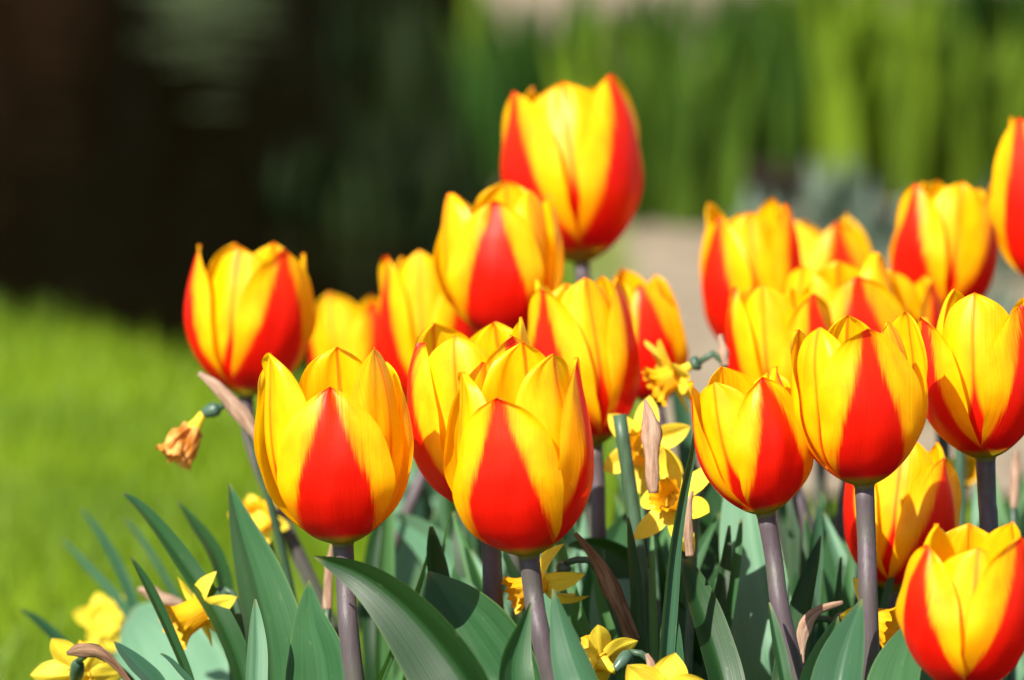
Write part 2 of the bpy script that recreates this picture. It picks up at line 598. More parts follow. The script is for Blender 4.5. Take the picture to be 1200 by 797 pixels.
o['category'] = 'grass'


# ------------------------------------------------------------------ far planting
def leaf_cloud(rng, n, cen, rad, size):
    d = rng.normal(size=(n, 3))
    d /= np.linalg.norm(d, axis=1)[:, None]
    d[:, 2] = np.abs(d[:, 2]) * 1.0
    rr = rng.uniform(.55, 1.0, n) ** .5 * (1 + .22 * np.sin(d[:, 0] * 6 + d[:, 2] * 5) * np.sin(d[:, 1] * 7))
    c = cen + d * rr[:, None] * rad
    u = rng.normal(size=(n, 3)); u /= np.linalg.norm(u, axis=1)[:, None]
    w = np.cross(u, rng.normal(size=(n, 3))); w /= np.linalg.norm(w, axis=1)[:, None]
    s = rng.uniform(.5, 1.3, n)[:, None] * size
    V = np.stack([c - u * s - w * s * .35, c + u * s - w * s * .35, c + u * s + w * s * .35, c - u * s + w * s * .35], 1)
    return V.reshape(-1, 3), [(4 * i, 4 * i + 1, 4 * i + 2, 4 * i + 3) for i in range(n)]


def shrub(name, label, cat, x, y, rad, mat, seed, group=None, n=5000, size=.05):
    t = thing(name, label, cat, (x, y, 0), group)
    r = np.random.RandomState(seed)
    V, F = leaf_cloud(r, n, np.array([x, y, .05]), np.array(rad), size)
    mesh_obj('foliage', V, F, mat, t, smooth=False)
    tube('trunk', [(x, y, -.05), (x + .05, y, rad[2] * .3), (x - .03, y + .05, rad[2] * .6)], [.09, .07, .03], M['yew_wood'], t, n=8, seg=8)
    return t


YEWS = [(-5.0, 11.7, (1.5, 1.0, 3.0)), (-3.4, 11.5, (1.3, .9, 2.6)), (-2.3, 11.6, (1.0, .9, 2.8)), (-1.45, 11.7, (.9, .9, 2.6)),
        (-.65, 11.75, (.9, .9, 3.0)), (.15, 11.7, (.9, .9, 2.5)), (1.1, 11.8, (1.0, .9, 2.9)), (2.2, 11.9, (1.2, .9, 2.7))]
for k, (x, y, rd) in enumerate(YEWS):
    shrub('yew_shrub', 'dark evergreen yew shrub mirrored in the black pond water', 'shrub', x, y, rd, M['yew'], 20 + k,
          'yew shrubs across the pond', 9000, .07)
shrub('pale_mirror_shrub', 'unseen pale shrub added across the pond for its light smudge in the water', 'shrub', -.56, 10.6, (.12, .12, .27), M['silver'], 40, None, 500, .03)  # added out of view; its reflection stands in for a pale sky gap


shrub('brown_mirror_shrub', 'unseen brown shrub added across the pond for its brown tint in the water', 'shrub', -.98, 10.7, (.20, .14, .52), M['copper'], 43, None, 900, .035)  # put in out of view for the brown patches it reflects


def clump(x, y, ht, n, seed, mat='clump', name='iris_clump', z=.012,
          label='blurred clump of upright green strap leaves beyond the gravel', group='green leaf clumps behind the gravel path'):
    r = np.random.RandomState(seed)
    V, F = [], []
    for k in range(n):
        a = r.uniform(0, 6.28)
        b = np.array([x + np.clip(r.normal() * .035, -.05, .05), y + r.normal() * .035, 0.0])
        L = ht * r.uniform(.6, 1.1)
        out = np.array([math.cos(a), math.sin(a), 0]) * r.uniform(.02, .3) * L
        side = unit(np.array([-math.sin(a + r.normal() * .6), math.cos(a + r.normal() * .6), 0])) * r.uniform(.004, .009)
        i0 = len(V)
        for s, w in ((0, .8), (.35, 1), (.7, .8), (1, .05)):
            c = b + np.array([0, 0, L * s]) + out * s ** 1.8
            V += [c - side * w, c + side * w]
        for j in range(3):
            F.append((i0 + 2 * j, i0 + 2 * j + 1, i0 + 2 * j + 3, i0 + 2 * j + 2))
    o = mesh_obj(name, V, F, M[mat])
    o.location = (x, y, z)
    for vv in o.data.vertices:
        vv.co.x -= x
        vv.co.y -= y
    return tag(o, label, 'plant', group)


rng = np.random.RandomState(8)
for row, (yy, dx, ht) in enumerate([(4.82, .105, .19), (5.1, .12, .19), (5.45, .13, .155)]):
    x = (.10, .05, -.01)[row]
    while x < 1.7:
        clump(x + rng.normal() * .02, yy + rng.normal() * .05, ht * rng.uniform(.72, 1.12), 64, 300 + int(x * 100) + row * 1000)
        x += dx * rng.uniform(.75, 1.35)


for q in range(12):  # clumps added for a mid-dark band where black water meets green
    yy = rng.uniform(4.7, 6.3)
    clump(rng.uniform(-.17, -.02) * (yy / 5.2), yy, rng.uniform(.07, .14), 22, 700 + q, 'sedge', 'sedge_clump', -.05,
          'dark blurred sedge clump added along the pond margin', 'dark sedge clumps at the pond margin')


def low_clump(x, y, seed):
    r = np.random.RandomState(seed)
    V, F = [], []
    for k in range(30):
        a, L, w = r.uniform(0, 6.28), r.uniform(.04, .095), r.uniform(.007, .013)
        out = np.array([math.cos(a), math.sin(a), 0]) * r.uniform(.2, .6) * L
        side = np.array([-math.sin(a), math.cos(a), 0])
        b = np.array([r.uniform(-.025, .025), r.uniform(-.025, .025), 0])
        i0 = len(V)
        for q, ww in ((0, .5), (.3, 1), (.65, .8), (1, .05)):
            c = b + np.array([0, 0, L * q]) + out * q ** 1.5
            V += [c - side * w * ww, c + side * w * ww]
        for j in range(3):
            F.append((i0 + 2 * j, i0 + 2 * j + 1, i0 + 2 * j + 3, i0 + 2 * j + 2))
    o = mesh_obj('tulip_clump', V, F, M['far_pale'])
    o.location = (x, y, .008)
    return tag(o, 'blurred low clump of broad blue green leaves at the front of the far planting', 'plant', 'low blue green clumps behind the gravel path')


rng = np.random.RandomState(15)
for q in range(30):
    lx, ly = rng.uniform(.17, 1.2), rng.uniform(3.75, 4.75)
    low_clump(lx * (.55 + .45 * ly / 4.2), ly, 500 + q)


def stone(label, p, sx, sy, sz, mat, seed):
    r = np.random.RandomState(seed)
    ph = r.rand(8) * 6.28
    nr, nc = 12, 18
    V = []
    for i in range(nr):
        th = math.pi * i / (nr - 1)
        for j in range(nc):
            a = 2 * math.pi * j / nc
            d = np.array([math.sin(th) * math.cos(a), math.sin(th) * math.sin(a), math.cos(th)])
            d = np.sign(d) * np.abs(d) ** .75
            f = 1 + .08 * math.sin(3 * a + ph[0] + 2 * th) + .06 * math.sin(5 * a + ph[1]) * math.sin(3 * th + ph[2])
            V.append(np.array(p) + d * f * np.array([sx, sy, sz]))
    o = mesh_obj('edging_stone', V, grid_faces(nr, nc, True), mat)
    o.location = tuple(p)
    for vv in o.data.vertices:
        vv.co = Vector(np.array(vv.co) - np.array(p))
    return tag(o, label, 'stone', 'stones along the pond edge')


g1, g2, g3 = ground(565, 212), ground(556, 70), ground(612, 345)
stone('blurred tan stone low on the pond edge beside the highest tulip', (g1[0] + .02, g1[1], .0), .035, .06, .022, M['stone'], 1)
stone('blurred pale grey stone on the pond edge, farthest away', (g2[0] + .0, g2[1], -.01), .022, .05, .030, M['stone_grey'], 2)


# ------------------------------------------------------------------ tulips
def make_petal(parent, base, axis, fx, fy, theta, Rb, Hb, inner, rng, opts):
    """one tulip petal; fx/fy/axis is the bloom's frame, theta the petal's direction round it"""
    nu, nv = 21, 30
    v = np.linspace(0, 1, nv)
    v = 1 - (1 - v) ** 1.12
    u = np.linspace(-1, 1, nu)
    zv = curve1([0, .1, .2, .3, .45, .6, .75, .9, 1], [0, .042, .118, .205, .375, .535, .705, .885, 1.01], v)
    rv = curve1([0, .1, .2, .3, .45, .6, .75, .9, 1], [.042, .135, .232, .308, .385, .405, .392, .356, .325], v)
    if inner:
        wv = curve1([0, .08, .2, .38, .55, .7, .82, .91, .97, 1], [.05, .12, .20, .32, .375, .36, .315, .242, .150, .0], v)
    else:
        wv = curve1([0, .08, .2, .38, .55, .7, .82, .91, .97, 1], [.06, .15, .255, .355, .385, .36, .30, .215, .118, .0], v)
    hs = opts.get('h', 1.0) * rng.uniform(.95, 1.05)
    ws = rng.uniform(.93, 1.04) * opts.get('w', 1.0)
    op = R(opts.get('open', 0) + (rng.uniform(-2.5, 1.0) if inner else rng.uniform(0.0, 3.2)))
    skew = rng.uniform(-.05, .05)
    k = (0.935 if inner else 1.05)
    ph = rng.rand(10) * 6.28
    U, Vv = np.meshgrid(u, v)
    W = (wv * ws)[:, None] * np.ones_like(U)
    rr = (rv * k)[:, None] * np.ones_like(U)
    zz = (zv * hs)[:, None] * np.ones_like(U)
    # inner petals curl tighter towards the tip, outer ones sit round the cup
    rho = rr * ((0.93 - .25 * np.clip(Vv - .6, 0, 1)) if inner else (0.97 - .10 * np.clip(Vv - .7, 0, 1)))
    arc = U * W
    al = arc / np.maximum(rho, .05)
    rad = rr - rho + rho * np.cos(al)
    tan = rho * np.sin(al) + skew * Vv ** 2 * .6
    # lower edge of side lobes: shoulders sit a little lower than the midline
    zz = zz - .05 * np.abs(U) ** 2 * Vv * (W / .37)
    d = (.014 * np.sin(4 * U + 3 * Vv + ph[0]) * np.sin(5 * Vv + ph[1]) + .008 * np.sin(9 * U + ph[2]) * np.sin(8 * Vv + ph[3]))
    for q in range(4):                       # soft dents and creases
        uc, vc, sg = rng.uniform(-.8, .8), rng.uniform(.3, .9), rng.choice([-1, 1])
        sl2 = rng.uniform(-1.2, 1.2)
        if inner: sg = -1
        d += sg * rng.uniform(.005, .013) * np.exp(-((U - uc - sl2 * (Vv - vc)) / .13) ** 2 - ((Vv - vc) / .16) ** 2)
    edge = np.abs(U) ** 3
    d += edge * (.020 * np.sin(7 * Vv + ph[4] + (U > 0) * 2) + .008 * np.sin(19 * Vv + ph[5]))
    d += (-.009 if inner else .006) * np.exp(-(arc / .035) ** 2) * np.clip(Vv * 1.5, 0, 1) * (1 - .5 * Vv)
    d += .004 * np.sin(38 * U + 3 * np.sin(5 * Vv + ph[6])) * np.clip(Vv - .25, 0, 1)
    tipc = rng.uniform(-.045, .03) + opts.get('tip', 0)
    d += tipc * np.clip((Vv - .82) / .18, 0, 1) ** 2
    d += (0.02 if not inner else -.005) * edge * np.clip(Vv * 3, 0, 1)
    zz += .012 * np.sin(11 * U + ph[7]) * np.clip((Vv - .7) / .3, 0, 1) * (1 - Vv) * 3
    d = d * np.clip(Vv * 2.4 - .12, 0, 1)
    rad = rad + d * np.cos(al)
    tan = tan + d * np.sin(al)
    # open outwards about the base
    z2 = zz * math.cos(op) - (rad - .05) * math.sin(op) * .4
    r2 = rad + zz * math.sin(op)
    er = fx * math.sin(theta) - fy * math.cos(theta)
    et = fx * math.cos(theta) + fy * math.sin(theta)
    sxy = Rb / .405
    P = base + (er * (r2 * sxy)[..., None] + et * (tan * sxy)[..., None] + axis * (z2 * Hb)[..., None])
    F = [tuple(reversed(f)) for f in grid_faces(nv, nu)]
    F = grid_faces(nv, nu)
    UV = np.column_stack([(arc + .5).ravel(), Vv.ravel()])
    return mesh_obj('petal', P.reshape(-1, 3), F, M['petal_inner' if inner else 'petal_outer'], parent, UV, subsurf=1)


ROOT = {}
TULIPS = [
    # id, base px, top px, width px, depth, phase, stem px, tilt toward camera, label
    ('T1', (288, 465), (297, 285), 148, 2.62, 36, (338, 655), 4, 'leftmost red and yellow tulip, blurred, alone against the dark pond'),
    ('T2', (432, 500), (412, 342), 118, 2.85, 36, (452, 640), 4, 'small blurred tulip half hidden behind the leftmost sharp tulip'),
    ('T3', (508, 486), (500, 302), 118, 2.70, 50, (464, 660), 4, 'blurred tulip with red left side between the two tall blurred ones and the sharp pair'),
    ('T4', (402, 638), (388, 428), 176, 2.30, -3, (413, 797), 6, 'sharp tulip on the left, red flame facing front, over a big arching leaf'),
    ('T5', (592, 400), (584, 224), 148, 2.60, -8, (600, 640), 3, 'blurred tulip with one red front petal just below the highest bloom'),
    ('T6', (682, 308), (662, 92), 172, 2.72, 60, (690, 520), -2, 'highest tulip in the bed, yellow in front with red on both sides'),
    ('T7', (573, 602), (556, 385), 182, 2.38, 42, (583, 797), 7, 'sharp tulip standing directly behind the central front tulip, red on its left edge'),
    ('T8', (620, 652), (600, 428), 178, 2.28, -15, (641, 797), 6, 'central front tulip in sharp focus with a red flame left of its middle'),
    ('T9', (697, 522), (676, 330), 136, 2.50, 74, (705, 700), 4, 'mostly yellow tulip right of the sharp pair with red on its right side'),
    ('T10', (770, 474), (738, 322), 106, 2.64, 12, (800, 640), 3, 'small tulip leaning left with a red front petal, beside the blurred daffodil'),
    ('T11', (884, 424), (876, 246), 126, 2.72, -50, (900, 600), 5, 'blurred tulip at the left end of the right hand cluster, red low on its left'),
    ('T12', (964, 440), (958, 258), 130, 2.86, 20, (960, 600), 5, 'blurred yellow tulip at the back of the right hand cluster, only its tips showing'),
    ('T13', (1000, 490), (988, 306), 160, 2.62, 8, (985, 640), 6, 'tulip with a red flame rising right behind the sharp tulip on the right'),
    ('T14', (922, 512), (910, 336), 130, 2.56, 44, (948, 650), 5, 'mostly yellow tulip with thin red left edge above the left leaning sharp tulip'),
    ('T15', (1013, 570), (1001, 375), 154, 2.29, 8, (1019, 797), 5, 'sharp tulip on a long bare mauve stem in the right half, red flame facing front'),
    ('T16', (898, 603), (866, 436), 136, 2.30, 27, (927, 797), 5, 'sharp tulip leaning left with its red flame on its right half'),
    ('T17', (1100, 380), (1116, 212), 132, 2.72, -52, (1105, 560), 2, 'blurred tulip high on the right with red on both sides, touching the cut off tulip'),
    ('T18', (1232, 340), (1218, 138), 126, 2.66, -30, (1228, 560), 1, 'tulip cut off by the right edge, highest on that side'),
    ('T19', (1155, 538), (1146, 356), 150, 2.36, 50, (1158, 640), 5, 'tulip at the right edge with red flames left and right of its yellow middle'),
    ('T20', (1048, 694), (1062, 516), 136, 2.42, 44, (1040, 797), 2, 'low tulip behind the long bare stem with red sides'),
    ('T22', (1052, 500), (1046, 318), 112, 2.68, 62, (1050, 640), 5, 'half hidden yellow tulip just right of and behind the sharp tulip on the bare stem'),
    ('T21', (1131, 812), (1142, 624), 166, 2.20, 60, (1130, 900), 6, 'lowest tulip in the bottom right corner, nearest of all'),
]
TW = {}
OUTERS = {'T21': (-60, 47, 178), 'T6': (-60, 57, 178), 'T8': (-17, 80, 205), 'T16': (27, -98, 150), 'T15': (9, 122, -118)}
for k, (tid, bp, tp, wpx, dep, phase, sp, tilt, label) in enumerate(TULIPS):
    rng = np.random.RandomState(100 + k * 7)
    dep = 2.3 + (dep - 2.3) * .86
    base = at(bp[0], bp[1], dep)
    up = at(tp[0], tp[1], dep) - base
    Hb = np.linalg.norm(up) * (1.05 if tid == 'T4' else 1.005)
    ax = unit(up)
    # swing the axis back to the vertical plane of the bed and nod it towards the camera
    tilt = tilt - 1.0
    ax = unit(ax * math.cos(R(tilt)) - FWD * math.sin(R(tilt)))
    fx = unit(np.cross(np.array([0, 1.0, 0]), ax)); fx = fx if fx[0] > 0 else -fx
    fy = unit(np.cross(ax, fx))
    Rb = wpx * mpp(dep) / 2 * 0.905
    sb = at(sp[0], sp[1], dep)
    dr = unit(sb - base)
    root = base + dr * (base[2] / -dr[2])
    root = np.array([root[0], base[1] - .02, 0.018])
    th = thing('tulip', label, 'tulip', root, 'red and yellow tulips in the bed')
    ROOT[tid] = (th, root)
    TW[tid] = (base, sb, dep)
    rs = (11.6 if dep < 2.45 else 9.6) * mpp(min(dep, 2.45)) * (wpx / 170) ** .35
    p1 = base + dr * np.linalg.norm(sb - base) * .55
    p1 = p1 + (np.array([0, -.006, 0]))
    p2 = root + np.array([0, 0, .05])
    top = base + ax * Hb * .012
    tube('stem', [root - np.array([0, 0, .03]), p2, p1, base - (ax * .5 + -dr * .5) * .018, base + ax * .001],
         [rs * 1.1, rs * 1.08, rs, rs * .98, rs * 1.05], M['stem'], th, n=40, seg=16)
    tube('receptacle', [base - ax * .005, base - ax * .002, base + ax * .001, base + ax * .0045, base + ax * .0065],
         [rs * .6, rs * .98, rs * 1.15, rs * 1.6, rs * 1.9], M['neck'], th, n=8, seg=18)
    splayed = rng.randint(0, 4)
    opn = {'T4': 1.6, 'T8': 1.0, 'T15': 1.8, 'T6': -2.4, 'T5': -.5, 'T9': -1.5, 'T10': -2, 'T17': -.5, 'T1': .5, 'T16': 0, 'T18': -1.5}.get(tid, rng.uniform(-1.2, 1.2))
    for j in range(3):
        a = R(phase + 60 + 120 * j + rng.uniform(-6, 6))
        splay = rng.uniform(2, 6) if (j == splayed) else 0
        make_petal(th, base, ax, fx, fy, a, Rb, Hb, True, rng, {'h': rng.uniform(.96, 1.05), 'w': rng.uniform(.92, 1.06), 'open': opn + splay})
    opts_h = {'T4': .87, 'T8': .85, 'T15': .93, 'T16': .94}.get(tid, .95)
    for j in range(3):
        a = R(OUTERS[tid][j] if tid in OUTERS else phase + 120 * j + (rng.uniform(-5, 5) if j else 0))
        make_petal(th, base, ax, fx, fy, a, Rb, Hb, False, rng, {'h': opts_h if j == 0 else 0.975, 'open': opn})
    # pistil and stamens inside the cup
    tube('pistil', [base + ax * Hb * .03, base + ax * Hb * .25, base + ax * Hb * .36], [.003, .003, .0045], M['collar'], th, n=8, seg=8)


# ------------------------------------------------------------------ leaves
def leaf(parent_id, pts, dep, mat='leaf', turn=0.0, twist=0.0, fold=.25, root=None, wave=.0, seed=0, label=None, nrow=30):
    """pts: (px, py, width px) from the low end to the tip; dep: (low, tip) depth"""
    th, rt = ROOT[parent_id]
    rng = np.random.RandomState(seed + 900)
    rows = []
    n = len(pts)
    for i, (px, py, w) in enumerate(pts):
        d = dep[0] + (dep[1] - dep[0]) * (i / (n - 1))
        rows.append(np.concatenate([at(px, py, d), [w * mpp(d) / 2]]))
    rows = np.array(rows)
    a = rng.uniform(0, 6.28)
    r0 = rt + np.array([math.cos(a) * .008, math.sin(a) * .008, -.02])
    first = rows[0]
    hid = [np.concatenate([r0, [first[3] * .55]])]
    if first[2] > .05:
        q = first[:3] * .55 + r0 * .45
        dd = unit(rows[0][:3] - rows[1][:3]) * first[2] * .18
        hid.append(np.concatenate([q * .6 + (first[:3] + dd * 1.5) * .4 - np.array([0, 0, first[2] * .12]), [first[3] * .9]]))
    c = catmull(np.vstack([hid, rows]), nrow)
    p, w = c[:, :3], np.maximum(c[:, 3], .0004)
    T = np.gradient(p, axis=0)
    T /= np.linalg.norm(T, axis=1)[:, None]
    us = np.linspace(-1, 1, 11)
    V, UV = [], []
    ph = rng.rand(4) * 6.28
    for k in range(nrow):
        s = k / (nrow - 1)
        N = CAM - p[k]
        N = unit(N - T[k] * (N @ T[k]))
        S = np.cross(T[k], N)
        ang = R(turn + twist * s)
        N2 = N * math.cos(ang) + S * math.sin(ang)
        S2 = S * math.cos(ang) - N * math.sin(ang)
        for u in us:
            hgt = fold * w[k] * (abs(u) ** 1.4) - wave * w[k] * abs(u) ** 2 * math.sin(9 * s + ph[0] + (u > 0) * 2.1)
            hgt += .03 * w[k] * math.sin(u * 5 + ph[1] + 6 * s)
            hgt -= .05 * w[k] * math.exp(-(u / .12) ** 2)
            V.append(p[k] + S2 * (u * w[k]) + N2 * hgt)
            UV.append((u * .5 + .5, s))
    o = mesh_obj('leaf', V, grid_faces(nrow, 11), M[mat], th, UV, subsurf=1)
    if label:
        o['label'] = label
    return o


# ------------------------------------------------------------------ daffodils
def frame_of(d):
    z = unit(np.asarray(d, float))
    x = unit(np.cross(np.array([0.13, 0.2, 1.0]), z))
    return x, np.cross(z, x), z


def daff_flower(th, c, face, size, rng, trumpet=.55, tr=.30, tep=6, reflex=0.0, spin=0.0, tr_mat='daff_trumpet', shrivel=0.0, pw=.30):
    x, y, z = frame_of(face)
    L = size / 2
    mat = 'wither' if shrivel else 'daff_petal'
    for k in range(tep):
        a = R(spin + 360 / tep * k + rng.uniform(-7, 7))
        er, et = x * math.cos(a) + y * math.sin(a), -x * math.sin(a) + y * math.cos(a)
        nu, nv = 9, 16
        tw = rng.uniform(-.35, .35) * (1 + 3 * shrivel)
        bend = reflex + rng.uniform(-.32, .34) - shrivel * 1.0
        lng = L * rng.uniform(.9, 1.06) * (1 - .25 * shrivel)
        ph = rng.rand(3) * 6.28
        V, UV = [], []
        for i in range(nv):
            v = i / (nv - 1)
            wd = L * pw * (1 - .6 * shrivel) * float(curve1([0, .2, .5, .75, .92, 1], [.35, .75, 1, .78, .34, .0], np.array([v]))[0])
            ang = bend * v * 1.2
            cc = c + er * (lng * v * math.cos(ang)) + z * (-(lng * v) * math.sin(ang) + .0005 * (k % 2))
            for j in range(nu):
                u = j / (nu - 1) * 2 - 1
                hh = wd * (.22 * u * u - .18 * math.exp(-(u / .18) ** 2) + .12 * math.sin(4 * v + 3 * u + ph[0])) + shrivel * wd * math.sin(5 * u + 8 * v + ph[1]) * .6
                t2 = tw * v
                V.append(cc + et * (u * wd * math.cos(t2)) + z * (hh + u * wd * math.sin(t2)))
                UV.append((u * .5 + .5, v))
        mesh_obj('petal', V, grid_faces(nv, nu), M[mat], th, UV, subsurf=1)
    # frilled trumpet
    nr, nc = 14, 48
    V, UV = [], []
    ph = rng.rand(3) * 6.28
    for i in range(nr):
        s = i / (nr - 1)
        for j in range(nc):
            a = 2 * math.pi * j / nc
            fr = max(0, (s - .55) / .45)
            r = L * tr * (.72 + .22 * s + .30 * fr ** 2)
            r *= 1 + .10 * fr * math.sin(9 * a + ph[0]) + .07 * fr * math.sin(17 * a + ph[1]) + .03 * math.sin(6 * a) + shrivel * .3 * math.sin(4 * a + 6 * s + ph[2])
            zz = L * trumpet * s + L * .05 * fr * math.sin(13 * a + ph[2])
            V.append(c + (x * math.cos(a) + y * math.sin(a)) * r + z * (zz - L * .02))
            UV.append((j / nc * 3, s * .9))
    mesh_obj('trumpet', V, grid_faces(nr, nc, True), M['wither' if shrivel else tr_mat], th, UV)
    return x, y, z, L


def daffodil(did, label, cpx, dep, face, size_px, neck, stem_px, spathe=None, cup=None, **kw):
    """cpx: flower centre; face: (right, up, toward camera); neck: px points from the ovary to the stem top; stem_px: where the stem leaves the photo"""
    rng = np.random.RandomState(sum(map(ord, did)) * 3)
    c = at(cpx[0], cpx[1], dep)
    f = RGT * face[0] + UPV * face[1] - FWD * face[2]
    size = size_px * mpp(dep)
    nd = [at(p[0], p[1], dep + (p[2] if len(p) > 2 else 0)) for p in neck]
    sb = at(stem_px[0], stem_px[1], dep + (stem_px[2] if len(stem_px) > 2 else 0))
    root = np.array([sb[0] + (sb[0] - nd[-1][0]) * .3, sb[1] - .01, .018])
    th = thing('daffodil', label, 'daffodil', root, 'yellow daffodils among the tulips')
    ROOT[did] = (th, root)
    x, y, z, L = daff_flower(th, c, f, size, rng, **kw)
    q = size / 2
    back = c - z * q * .42
    tube('flower_tube', [c + z * q * .03, c - z * q * .18, back], [q * .20, q * .12, q * .085], M['daff_petal'], th, n=10, seg=12)
    r_s = 5.2 * mpp(2.3)
    first = nd[0]
    tube('ovary', [back + z * q * .02, back * .6 + first * .4, back * .15 + first * .85, first], [q * .085, q * .15, q * .14, r_s * .75], M['ovary'], th, n=14, seg=12)
    tube('stem', [first] + nd[1:] + [sb, root - np.array([0, 0, .02])], [r_s * .75] + [r_s * .85] * (len(nd) - 1) + [r_s * 1.1, r_s * 1.15], M['daff_stem'], th, n=44, seg=12)
    if spathe:
        add_spathe(th, spathe, dep)
    return th


def add_spathe(th, spec, dep, seed=3):
    pts, mat = spec[0], spec[1]
    P = [at(p[0], p[1], dep - .006 + (spec[2] if len(spec) > 2 else 0)) for p in pts]
    rad = [p[2] * mpp(dep) / 2 for p in pts]
    return tube('spathe', P, rad, M[mat], th, n=34, seg=14, rough=.16, flat=.55, seed=int(pts[0][0]))


daffodil('D1', 'withered orange daffodil hanging over the lawn at far left', (226, 503), 2.46, (-.52, -.82, .25), 108,
         [(258, 478), (272, 468), (292, 500)], (352, 760, .03), ([(306, 520, 14), (288, 492, 17), (268, 468, 18), (252, 452, 13), (233, 437, 5)], 'spathe'),
         shrivel=.9, trumpet=.80, tr=.30)
daffodil('D2', 'yellow frilly daffodil behind the stem of the leftmost tulip', (302, 612), 2.56, (-.1, .5, .8), 74,
         [(318, 640), (322, 660)], (322, 800), None, trumpet=.5, tr=.45)
daffodil('D3', 'daffodil with orange trumpet pointing down left beside a dark blade', (236, 715), 2.40, (-.74, -.42, .30), 112,
         [(262, 690), (272, 694), (280, 720)], (290, 810), ([(162, 690, 7), (178, 696, 16), (198, 704, 15), (214, 706, 6)], 'spathe', .12),
         trumpet=.78, tr=.42, reflex=.3, pw=.24)
daffodil('D4', 'blurred pale yellow daffodil at the left edge of the bed', (122, 728), 2.70, (-.1, .25, .9), 78,
         [(130, 760), (135, 775)], (140, 830), None, trumpet=.3, tr=.42, tr_mat='daff_petal')
daffodil('D5', 'daffodil in the bottom left corner with a curled brown sheath', (92, 792), 2.40, (.1, .35, -.8), 112,
         [(92, 775, -.03), (108, 764, -.04), (130, 774, -.03)], (165, 830), ([(152, 800, 7), (132, 776, 9), (112, 763, 16), (94, 762, 15), (78, 766, 4)], 'spathe_dark', -.04),
         trumpet=.7, tr=.36)
daffodil('D6', 'daffodil with orange trumpet pointing left under the central tulip', (636, 682), 2.36, (-.9, -.36, .25), 116,
         [(662, 660), (686, 655), (700, 668)], (742, 800), ([(742, 752, 16), (728, 716, 19), (706, 668, 17), (690, 644, 11), (674, 625, 4)], 'spathe_dark', -.015),
         trumpet=.72, tr=.30, reflex=.5, pw=.20)
daffodil('D7', 'yellow daffodil seen from behind at the bottom centre with a curved green neck', (706, 776), 2.30, (-.55, .35, -.55), 106,
         [(738, 764), (756, 768), (764, 782)], (768, 830), ([(768, 812, 13), (766, 792, 12), (762, 776, 9), (758, 766, 4)], 'spathe', -.01), trumpet=.6, tr=.32)
daffodil('D8', 'daffodil showing one upright pointed yellow petal at the bottom centre', (778, 820), 2.28, (.05, -.2, .95), 124,
         [(782, 836, .02), (786, 848, .02)], (790, 880), None, trumpet=.4, tr=.30, spin=88, pw=.36)
daffodil('D9', 'open star shaped daffodil with clear yellow petals in the centre right', (792, 588), 2.37, (-.46, .30, .78), 136,
         [(812, 566, .02), (820, 572, .03), (816, 600, .03)], (806, 800), ([(808, 652, 9), (806, 620, 12), (808, 590, 7), (812, 575, 3)], 'spathe', -.03), trumpet=.46, tr=.24, spin=-8, pw=.22)
daffodil('D10', 'soft focused daffodil just above the open star shaped one', (756, 522), 2.42, (-.2, -.1, .9), 118,
         [(748, 500, .03), (752, 520, .04)], (772, 760), ([(766, 578, 10), (764, 545, 17), (763, 510, 21), (760, 484, 13), (756, 468, 3)], 'spathe', -.06), trumpet=.42, tr=.30, spin=32, pw=.25)
daffodil('D11', 'blurred yellow daffodil beside the small leaning tulip', (790, 440), 2.46, (-.72, -.42, .15), 116,
         [(820, 424), (838, 414), (848, 424)], (860, 640), ([(850, 428, 8), (848, 412, 11), (844, 392, 5)], 'spathe'), trumpet=.5, tr=.34, pw=.34)
daffodil('D12', 'daffodil mostly hidden behind the long bare stem on the right', (1016, 728), 2.36, (.80, -.2, .42), 128,
         [(982, 732), (964, 724), (950, 730)], (940, 810), ([(938, 778, 10), (940, 750, 12), (944, 732, 15), (958, 716, 12), (988, 706, 4)], 'spathe', -.02), trumpet=.6, tr=.36, pw=.26)
daffodil('D13', 'small orange yellow daffodil glimpsed behind the stem of the right edge tulip', (1130, 548), 2.62, (.4, -.2, .85), 66,
         [(1122, 560), (1120, 580)], (1122, 760), None, trumpet=.5, tr=.4)

for did, spec, dep in (('D13', ([(1188, 596, 8), (1190, 560, 13), (1191, 528, 5)], 'spathe'), 2.5),
                       ('D2', ([(384, 714, 11), (384, 690, 11), (386, 662, 9), (389, 638, 4)], 'spathe'), 2.42)):
    add_spathe(ROOT[did][0], spec, dep)
    P = [at(spec[0][0][0], spec[0][0][1] - 6, dep), at(spec[0][0][0] - 2, 770, dep), at(spec[0][0][0] - 4, 900, dep), ROOT[did][1] - np.array([0, 0, .02])]
    tube('cut_stem', P, [.0016, .0018, .002, .002], M['daff_stem'], ROOT[did][0], n=24, seg=10)

# foreground and named leaves -------------------------------------------------
L = leaf
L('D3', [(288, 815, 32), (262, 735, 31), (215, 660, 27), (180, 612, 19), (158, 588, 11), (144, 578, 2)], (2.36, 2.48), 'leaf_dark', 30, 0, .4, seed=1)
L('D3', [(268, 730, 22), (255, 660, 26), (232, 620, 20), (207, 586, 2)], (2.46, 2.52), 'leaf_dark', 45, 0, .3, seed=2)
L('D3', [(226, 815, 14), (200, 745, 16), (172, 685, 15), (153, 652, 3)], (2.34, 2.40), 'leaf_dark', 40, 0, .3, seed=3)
L('D4', [(168, 770, 14), (150, 690, 13), (120, 630, 10), (95, 596, 3)], (2.62, 2.70), 'strap', 10, 0, .2, seed=4)
L('D4', [(170, 770, 12), (140, 705, 11), (104, 665, 9), (74, 632, 3)], (2.64, 2.72), 'strap', 10, 0, .2, seed=5)
L('D4', [(215, 730, 8), (190, 672, 9), (166, 632, 8), (147, 608, 3)], (2.62, 2.70), 'strap', 35, 0, .2, seed=6)
